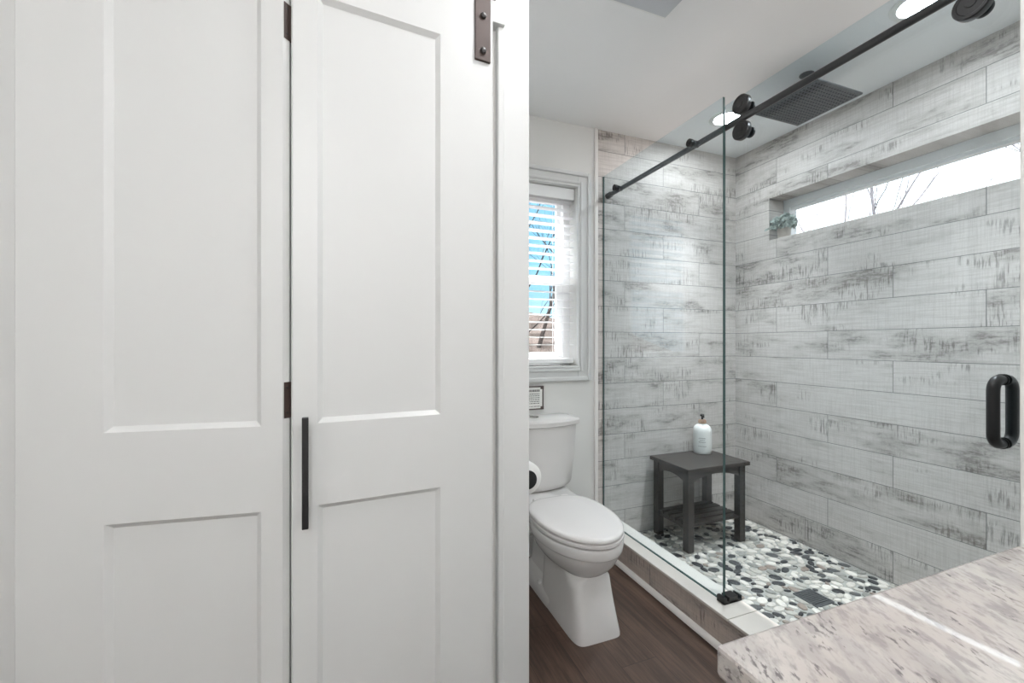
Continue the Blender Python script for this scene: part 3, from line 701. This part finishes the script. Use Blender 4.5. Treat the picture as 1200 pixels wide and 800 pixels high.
# ------------------------------------------------------------------ bench
BX0, BX1, BY0, BY1, BZ = 1.716, 2.178, 1.815, 2.135, 0.483
bn = thing('shower_bench', 'dark espresso wooden bench with a lower shelf in the shower corner', 'bench', (1.95, 1.98, ZS))
boxes([((BX0, BY0, BZ-0.022), (BX1, BY1, BZ))], None, 0.003).build('seat', M['bench'], bn, 0)
lg = 0.042
for x in (BX0+0.018, BX1-0.018-lg):
    for y in (BY0+0.018, BY1-0.014-lg):
        boxes([((x, y, ZS+0.002), (x+lg, y+lg, BZ-0.022))], None, 0.002).build('leg', M['bench'], bn, 0)
def arch(p0, p1, th, drop, rise, axis):
    """apron board with an arched lower edge between p0 and p1"""
    n = 14; rings = []
    for i in range(n+1):
        f = i/n; z1 = BZ-0.022; z0 = z1-drop+rise*(1-(2*f-1)**2)
        if axis == 'X': x = p0[0]+(p1[0]-p0[0])*f; rings.append([(x, p0[1], z0), (x, p0[1]+th, z0), (x, p0[1]+th, z1), (x, p0[1], z1)])
        else: y = p0[1]+(p1[1]-p0[1])*f; rings.append([(p0[0], y, z0), (p0[0]+th, y, z0), (p0[0]+th, y, z1), (p0[0], y, z1)])
    b = MB(); b.loft(rings); return b
for y in (BY0+0.026, BY1-0.044): arch((BX0+0.018+lg, y), (BX1-0.018-lg, y), 0.018, 0.062, 0.034, 'X').build('apron', M['bench'], bn, 30)
for x in (BX0+0.024, BX1-0.044): arch((x, BY0+0.018+lg), (x, BY1-0.014-lg), 0.018, 0.062, 0.024, 'Y').build('apron', M['bench'], bn, 30)
b = MB(); n = 5; ys0, ys1 = BY0+0.03, BY1-0.026
for i in range(n):
    y = ys0+i*(ys1-ys0)/n; b.box((BX0+0.03, y, 0.150), (BX1-0.03, y+(ys1-ys0)/n-0.012, 0.166), None, 0.002)
b.box((BX0+0.03, ys0+0.006, 0.132), (BX0+0.05, ys1-0.015, 0.150)); b.box((BX1-0.05, ys0+0.006, 0.132), (BX1-0.03, ys1-0.015, 0.150))
b.build('shelf', M['bench'], bn, 0)
# bottle
bx, by = 2.075, 2.075
bo = thing('soap_bottle', 'white pump bottle with tan collar standing on the dark bench', 'bottle', (bx, by, BZ))
b = MB(); b.lathe([(0.0, 0), (0.050, 0), (0.054, 0.004), (0.055, 0.02), (0.055, 0.135), (0.053, 0.152), (0.045, 0.168), (0.032, 0.179), (0.022, 0.183), (0.020, 0.188)], (bx, by, BZ), None, 36); b.build('body', M['bottle'], bo, 45)
b = MB(); b.lathe([(0.021, 0.186), (0.024, 0.188), (0.024, 0.204), (0.019, 0.210), (0.008, 0.211)], (bx, by, BZ), None, 28); b.build('collar', M['tan'], bo, 45)
b = MB(); b.cyl((bx, by, BZ+0.210), 0.0065, 0.020, None, 'Z', 16); b.lathe([(0.007, 0.228), (0.013, 0.232), (0.013, 0.241), (0.009, 0.244)], (bx, by, BZ), None, 20)
b.tube([(bx, by, BZ+0.238), (bx-0.018, by-0.026, BZ+0.240), (bx-0.026, by-0.037, BZ+0.232)], 0.0055, None, 12); b.build('pump', M['black'], bo, 45)
b = MB(); random.seed(5)
vd = math.atan2(-by, -bx)
for (zc, hw) in ((0.100, 0.34), (0.088, 0.26), (0.076, 0.36), (0.050, 0.42)):
    a = vd-hw
    while a < vd+hw:
        da = random.uniform(0.05, 0.16); a2 = min(a+da, vd+hw); n = 4; hgt = 0.0016
        ring = [[(bx+0.0553*cos(a+(a2-a)*i/n), by+0.0553*sin(a+(a2-a)*i/n), BZ+zc+s_*hgt) for i in range(n+1)] for s_ in (-1, 1)]
        for i in range(n): b.quad([ring[0][i], ring[0][i+1], ring[1][i+1], ring[1][i]])
        a = a2+0.04
b.build('label_print', M['grey'], bo, 0)

# ------------------------------------------------------------------ plant on the window sill
px_, py_, pz_ = XR+0.045, 1.840, SZ0+0.004
pl = thing('potted_plant', 'small grey-green leafy plant in a pale pot on the shower window sill', 'plant', (px_, py_, pz_))
b = MB(); b.lathe([(0.0, 0), (0.032, 0), (0.034, 0.003), (0.038, 0.075), (0.040, 0.080), (0.036, 0.080), (0.034, 0.072), (0.0, 0.070)], (px_, py_, pz_), None, 24); b.build('pot', M['pot'], pl, 40)
random.seed(11); lb = bmesh.new(); lc = lb.loops.layers.float_color.new('tone'); stems = MB()
for i in range(120):
    a = random.uniform(0, 2*pi); el = random.uniform(-0.1, 1.45); ln = random.uniform(0.045, 0.105)
    d = Vector((cos(a)*cos(el)*0.8, sin(a)*cos(el)*0.95, sin(el)*0.75))
    base = Vector((px_+random.uniform(-.015, .015), py_+random.uniform(-.02, .02), pz_+0.072)); tip = base+d*ln+Vector((0, 0, -0.012*(1.2-el)))
    tip.x = min(tip.x, XR+0.078); tip.y = min(tip.y, SY1-0.012)
    mid = (base+tip)/2+Vector((0, 0, 0.012)); stems.tube([base, mid, tip], [0.0014, 0.0012, 0.0008], None, 5)
    for f in [0.35, 0.5, 0.62, 0.74, 0.86, 0.95, 1.0]:
        p = base.lerp(mid, f*2) if f < 0.5 else mid.lerp(tip, f*2-1)
        for s_ in (0, 1):
            t1 = Vector((random.gauss(0, 1), random.gauss(0, 1), random.gauss(0.3, 0.7))).normalized(); nrm = t1.cross(Vector((random.gauss(0, 1), random.gauss(0, 1), random.gauss(0, 1)))).normalized()
            L_, W_ = random.uniform(0.013, 0.022), random.uniform(0.0055, 0.009)
            g = random.uniform(0.75, 1.25); c = (0.42*g, 0.48*g, 0.45*g, 1)
            up = t1.cross(nrm)
            vs = [lb.verts.new(p), lb.verts.new(p+t1*L_*0.45+nrm*W_+up*0.001), lb.verts.new(p+t1*L_*0.8+nrm*W_*0.6), lb.verts.new(p+t1*L_+up*0.002), lb.verts.new(p+t1*L_*0.8-nrm*W_*0.6), lb.verts.new(p+t1*L_*0.45-nrm*W_+up*0.001)]
            if max(v.co.x for v in vs) > XR+0.084 or max(v.co.y for v in vs) > SY1-0.003:
                for v in vs: lb.verts.remove(v)
                continue
            f_ = lb.faces.new(vs)
            for l in f_.loops: l[lc] = c
me = bpy.data.meshes.new('foliage'); lb.to_mesh(me); lb.free(); me.materials.append(M['leaf'])
fo = bpy.data.objects.new('foliage', me); C.objects.link(fo); fo.parent = pl; fo.matrix_parent_inverse = world_of(pl).inverted()
stems.build('stems', M['stem'], pl, 40)

# ------------------------------------------------------------------ vanity top and cabinet
VX0, VX1, VY0, VY1, VZ = 0.339, 0.930, -1.30, 0.3218, 0.873
ct = boxes([((VX0, VY0, VZ-0.031), (VX1-0.001, VY1, VZ))], None, 0.004).build('vanity_countertop', M['granite'], None, 0)
tag(ct, 'pale speckled granite vanity top at the lower right', 'countertop')
vc = thing('vanity_cabinet', 'white vanity cabinet under the granite top', 'cabinet', (0.6, -0.5, 0))
b = MB(); b.box((VX0+0.05, VY0+0.02, 0.09), (VX1-0.004, VY1-0.02, VZ-0.031)); b.box((VX0+0.11, VY0+0.03, 0.0), (VX1-0.004, VY1-0.03, 0.09)); b.build('body', M['cabinet'], vc, 0)
for i in range(3):
    y0 = VY0+0.04+i*0.505; d = MB()
    d.box((VX0+0.036, y0, 0.11), (VX0+0.05, y0+0.485, VZ-0.055), None, 0.002)
    for lo, hi in [((y0, 0.11), (y0+0.06, VZ-0.055)), ((y0+0.425, 0.11), (y0+0.485, VZ-0.055)), ((y0+0.06, 0.11), (y0+0.425, 0.17)), ((y0+0.06, VZ-0.115), (y0+0.425, VZ-0.055))]: d.box((VX0+0.028, lo[0], lo[1]), (VX0+0.036, hi[0], hi[1]), None, 0.001)
    o = d.build('door', M['cabinet'], vc, 0)
    kx = MB(); kx.cyl((VX0+0.028, y0+0.44, 0.70), 0.011, -0.022, None, 'X', 18, 0.004); kx.build('knob', M['black'], o, 40)

# ------------------------------------------------------------------ lamps
def downlight(x, y, power, label, r=0.062, size=0.11, spot=76):
    t = thing('recessed_light', label, 'ceiling light', (x, y, ZC), 0, 'recessed ceiling lights')
    b = MB(); b.lathe([(r, -0.001), (r+0.004, -0.006), (r+0.026, -0.004), (r+0.028, 0.0)], (x, y, ZC), None, 40, caps=(False, False)); b.build('trim_ring', M['lampring'], t, 40)
    b = MB(); b.lathe([(0.0, -0.0035), (r*0.6, -0.003), (r, -0.0015)], (x, y, ZC), None, 36, caps=(False, False)); b.build('lens', M['lamp'], t, 40)
    ld = bpy.data.lights.new('downlight_bulb', 'SPOT'); ld.spot_size = radians(spot); ld.spot_blend = 1.0; ld.shadow_soft_size = size/2; ld.energy = power; ld.color = WARM
    lo = bpy.data.objects.new('downlight_bulb', ld); C.objects.link(lo); lo.location = (x, y, ZC-0.012); lo.parent = t; lo.matrix_parent_inverse = world_of(t).inverted()
downlight(1.965, 1.790, P_SHOWER, 'round ceiling light in the shower partly behind the upper rollers')
downlight(1.975, 0.930, P_SHOWER, 'bright round ceiling light at the top edge above the shower rail')
downlight(0.62, 0.60, P_ALCOVE_FILL, 'added round fill light, unseen in the ceiling between closet door and vanity', spot=140)  # unseen lamp added to brighten the toilet alcove
gl = thing('globe_fill_light', 'added white glass globe fill lamp, unseen behind the camera', 'ceiling light', (-0.28, -1.20, ZC))  # unseen globe lamp added to light doors and ceiling
b = MB(); b.cyl((-0.28, -1.20, ZC-0.02), 0.06, 0.02, None, 'Z', 28, 0.004); b.cyl((-0.28, -1.20, 2.20), 0.010, 0.22, None, 'Z', 14); b.build('canopy', M['mirror'], gl, 40)
b = MB(); b.lathe([(0.012, 2.21), (0.03, 2.205), (0.06, 2.185), (0.085, 2.15), (0.095, 2.11), (0.09, 2.065), (0.07, 2.03), (0.04, 2.012), (0.0, 2.008)], (-0.28, -1.20, 0), None, 32, caps=(False, False))
go_ = b.build('globe', M['opal'], gl, 60)
ld = bpy.data.lights.new('globe_fill_bulb', 'POINT'); ld.energy = P_GLOBE_FILL; ld.color = WARM; ld.shadow_soft_size = 0.05
lo = bpy.data.objects.new('globe_fill_bulb', ld); C.objects.link(lo); lo.location = (-0.28, -1.20, 2.11); lo.parent = gl; lo.matrix_parent_inverse = world_of(gl).inverted()
vl = thing('vanity_fill_light', 'added three-shade uplight, unseen above the vanity', 'added wall light', (0.930, -0.5, 2.05))  # unseen uplight added to bounce light off the ceiling
b = MB(); b.box((0.908, -0.80, 2.00), (0.930, -0.20, 2.06), None, 0.004); b.build('back_plate', M['mirror'], vl, 0)
for y in (-0.7, -0.5, -0.3):
    b = MB(); b.lathe([(0.0, -0.062), (0.030, -0.060), (0.040, -0.05), (0.056, 0.03), (0.060, 0.08), (0.057, 0.08), (0.052, 0.03), (0.036, -0.044), (0.0, -0.05)], (0.835, y, 2.03), None, 24, caps=(False, False)); b.build('lamp_shade', M['shade'], vl, 40)
    b = MB(); b.tube([(0.912, y, 2.03), (0.86, y, 1.975), (0.835, y, 1.969)], 0.008, None, 10); b.build('arm', M['mirror'], vl, 40)
    ld = bpy.data.lights.new('vanity_fill_bulb', 'AREA'); ld.shape = 'DISK'; ld.size = 0.09; ld.energy = P_VANITY_FILL; ld.color = WARM
    lo = bpy.data.objects.new('vanity_fill_bulb', ld); C.objects.link(lo); lo.location = (0.835, y, 2.09); lo.rotation_euler = (pi, 0, 0); lo.parent = vl; lo.matrix_parent_inverse = world_of(vl).inverted()
# ceiling vent
cv = thing('ceiling_vent', 'pale square exhaust vent on the ceiling at the top edge', 'vent', (0.98, 1.17, ZC))
b = MB(); b.box((0.83, 1.02, ZC-0.010), (1.130, 1.320, ZC), None, 0.003); b.build('cover', M['lampring'], cv, 0)
b = MB(); b.box((0.845, 1.035, ZC-0.018), (1.122, 1.305, ZC-0.010), None, 0.002); b.build('grille', M['vent'], cv, 0)

# ------------------------------------------------------------------ outdoors
struct('ground', boxes([((-40, -40, -2.7), (60, 60, -2.6))]), M['hill'], 'leaf covered ground outside', 'ground')
b = MB(); rings = []; random.seed(2)
for i in range(25):
    x = -14+i*1.8; rings.append([(x, 8+j*3.0, -2.6+min(j, 6)*0.95+0.25*sin(i*0.7+j)+(0.2*sin(i*1.9) if j > 3 else 0)) for j in range(9)])
b.loft(rings, None, (False, False), closed=False)
struct('hillside', b, M['hill'], 'brown leaf covered slope outside the toilet window', 'hillside', smooth=60)
EZ = 0.573+0.5185*3.45  # eave added out of view to narrow the window reflection on the counter
struct('added_eave', boxes([((2.68, -2.0, EZ+0.02), (3.40, 3.2, EZ+0.14)), ((3.38, -2.0, EZ), (3.45, 3.2, EZ+0.16))], None, 0.004), M['vinyl'], 'added white eave, out of view, blocking high sky from the shower window', 'eave')
def tree(x, y, z, h, r, seed, label, bark, spread=1.0):
    rnd = random.Random(seed); b = MB()
    def branch(p, d, ln, rad, depth):
        pts = [p]; rr = [rad]; n = 5 if depth < 3 else 3
        for i in range(n):
            d = (d + Vector((rnd.gauss(0, .13), rnd.gauss(0, .13), rnd.gauss(.04, .08)))).normalized()
            p = p + d*ln/n; pts.append(p); rr.append(rad*(1-0.55*(i+1)/n))
        b.tube(pts, rr, None, 6 if depth < 2 else 3)
        if depth >= 4: return
        for i in range((6, 4, 4, 4)[depth]):
            f = rnd.uniform(0.35, 1.0); k_ = min(int(f*n), n-1); q_ = pts[k_].lerp(pts[k_+1], min(1, f*n-k_))
            a = rnd.uniform(0, 2*pi); sp = rnd.uniform(0.5, 1.0)*spread
            dd = (d + Vector((cos(a), sin(a), rnd.uniform(-.1, .5)))*sp).normalized()
            branch(q_, dd, ln*rnd.uniform(0.42, 0.62), rr[k_]*0.45, depth+1)
    branch(Vector((x, y, z)), Vector((0, 0, 1)), h*0.55, r, 0)
    tag(b.build('bare_tree', bark, None, 60), label, 'tree', 'bare trees outside')
tree(5.2, 13.5, -1.4, 10, 0.10, 1, 'bare winter tree outside the window above the toilet, nearest the slope', M['bark'])
tree(8.6, 19.5, 0.3, 10, 0.12, 2, 'bare winter tree on the slope seen through the lower toilet window sash', M['bark'])
tree(14.0, 8.5, -2.6, 13, 0.19, 3, 'bare tree with light-washed bark outside the left end of the high shower window', M['light_washed_bark'])
tree(19.0, 8.8, -2.6, 14, 0.36, 8, 'thick trunk with light-washed bark outside the high shower window', M['light_washed_bark'])
tree(13.0, 3.6, -2.6, 12, 0.19, 4, 'bare forked tree with light-washed bark outside the right end of the high shower window', M['light_washed_bark'])
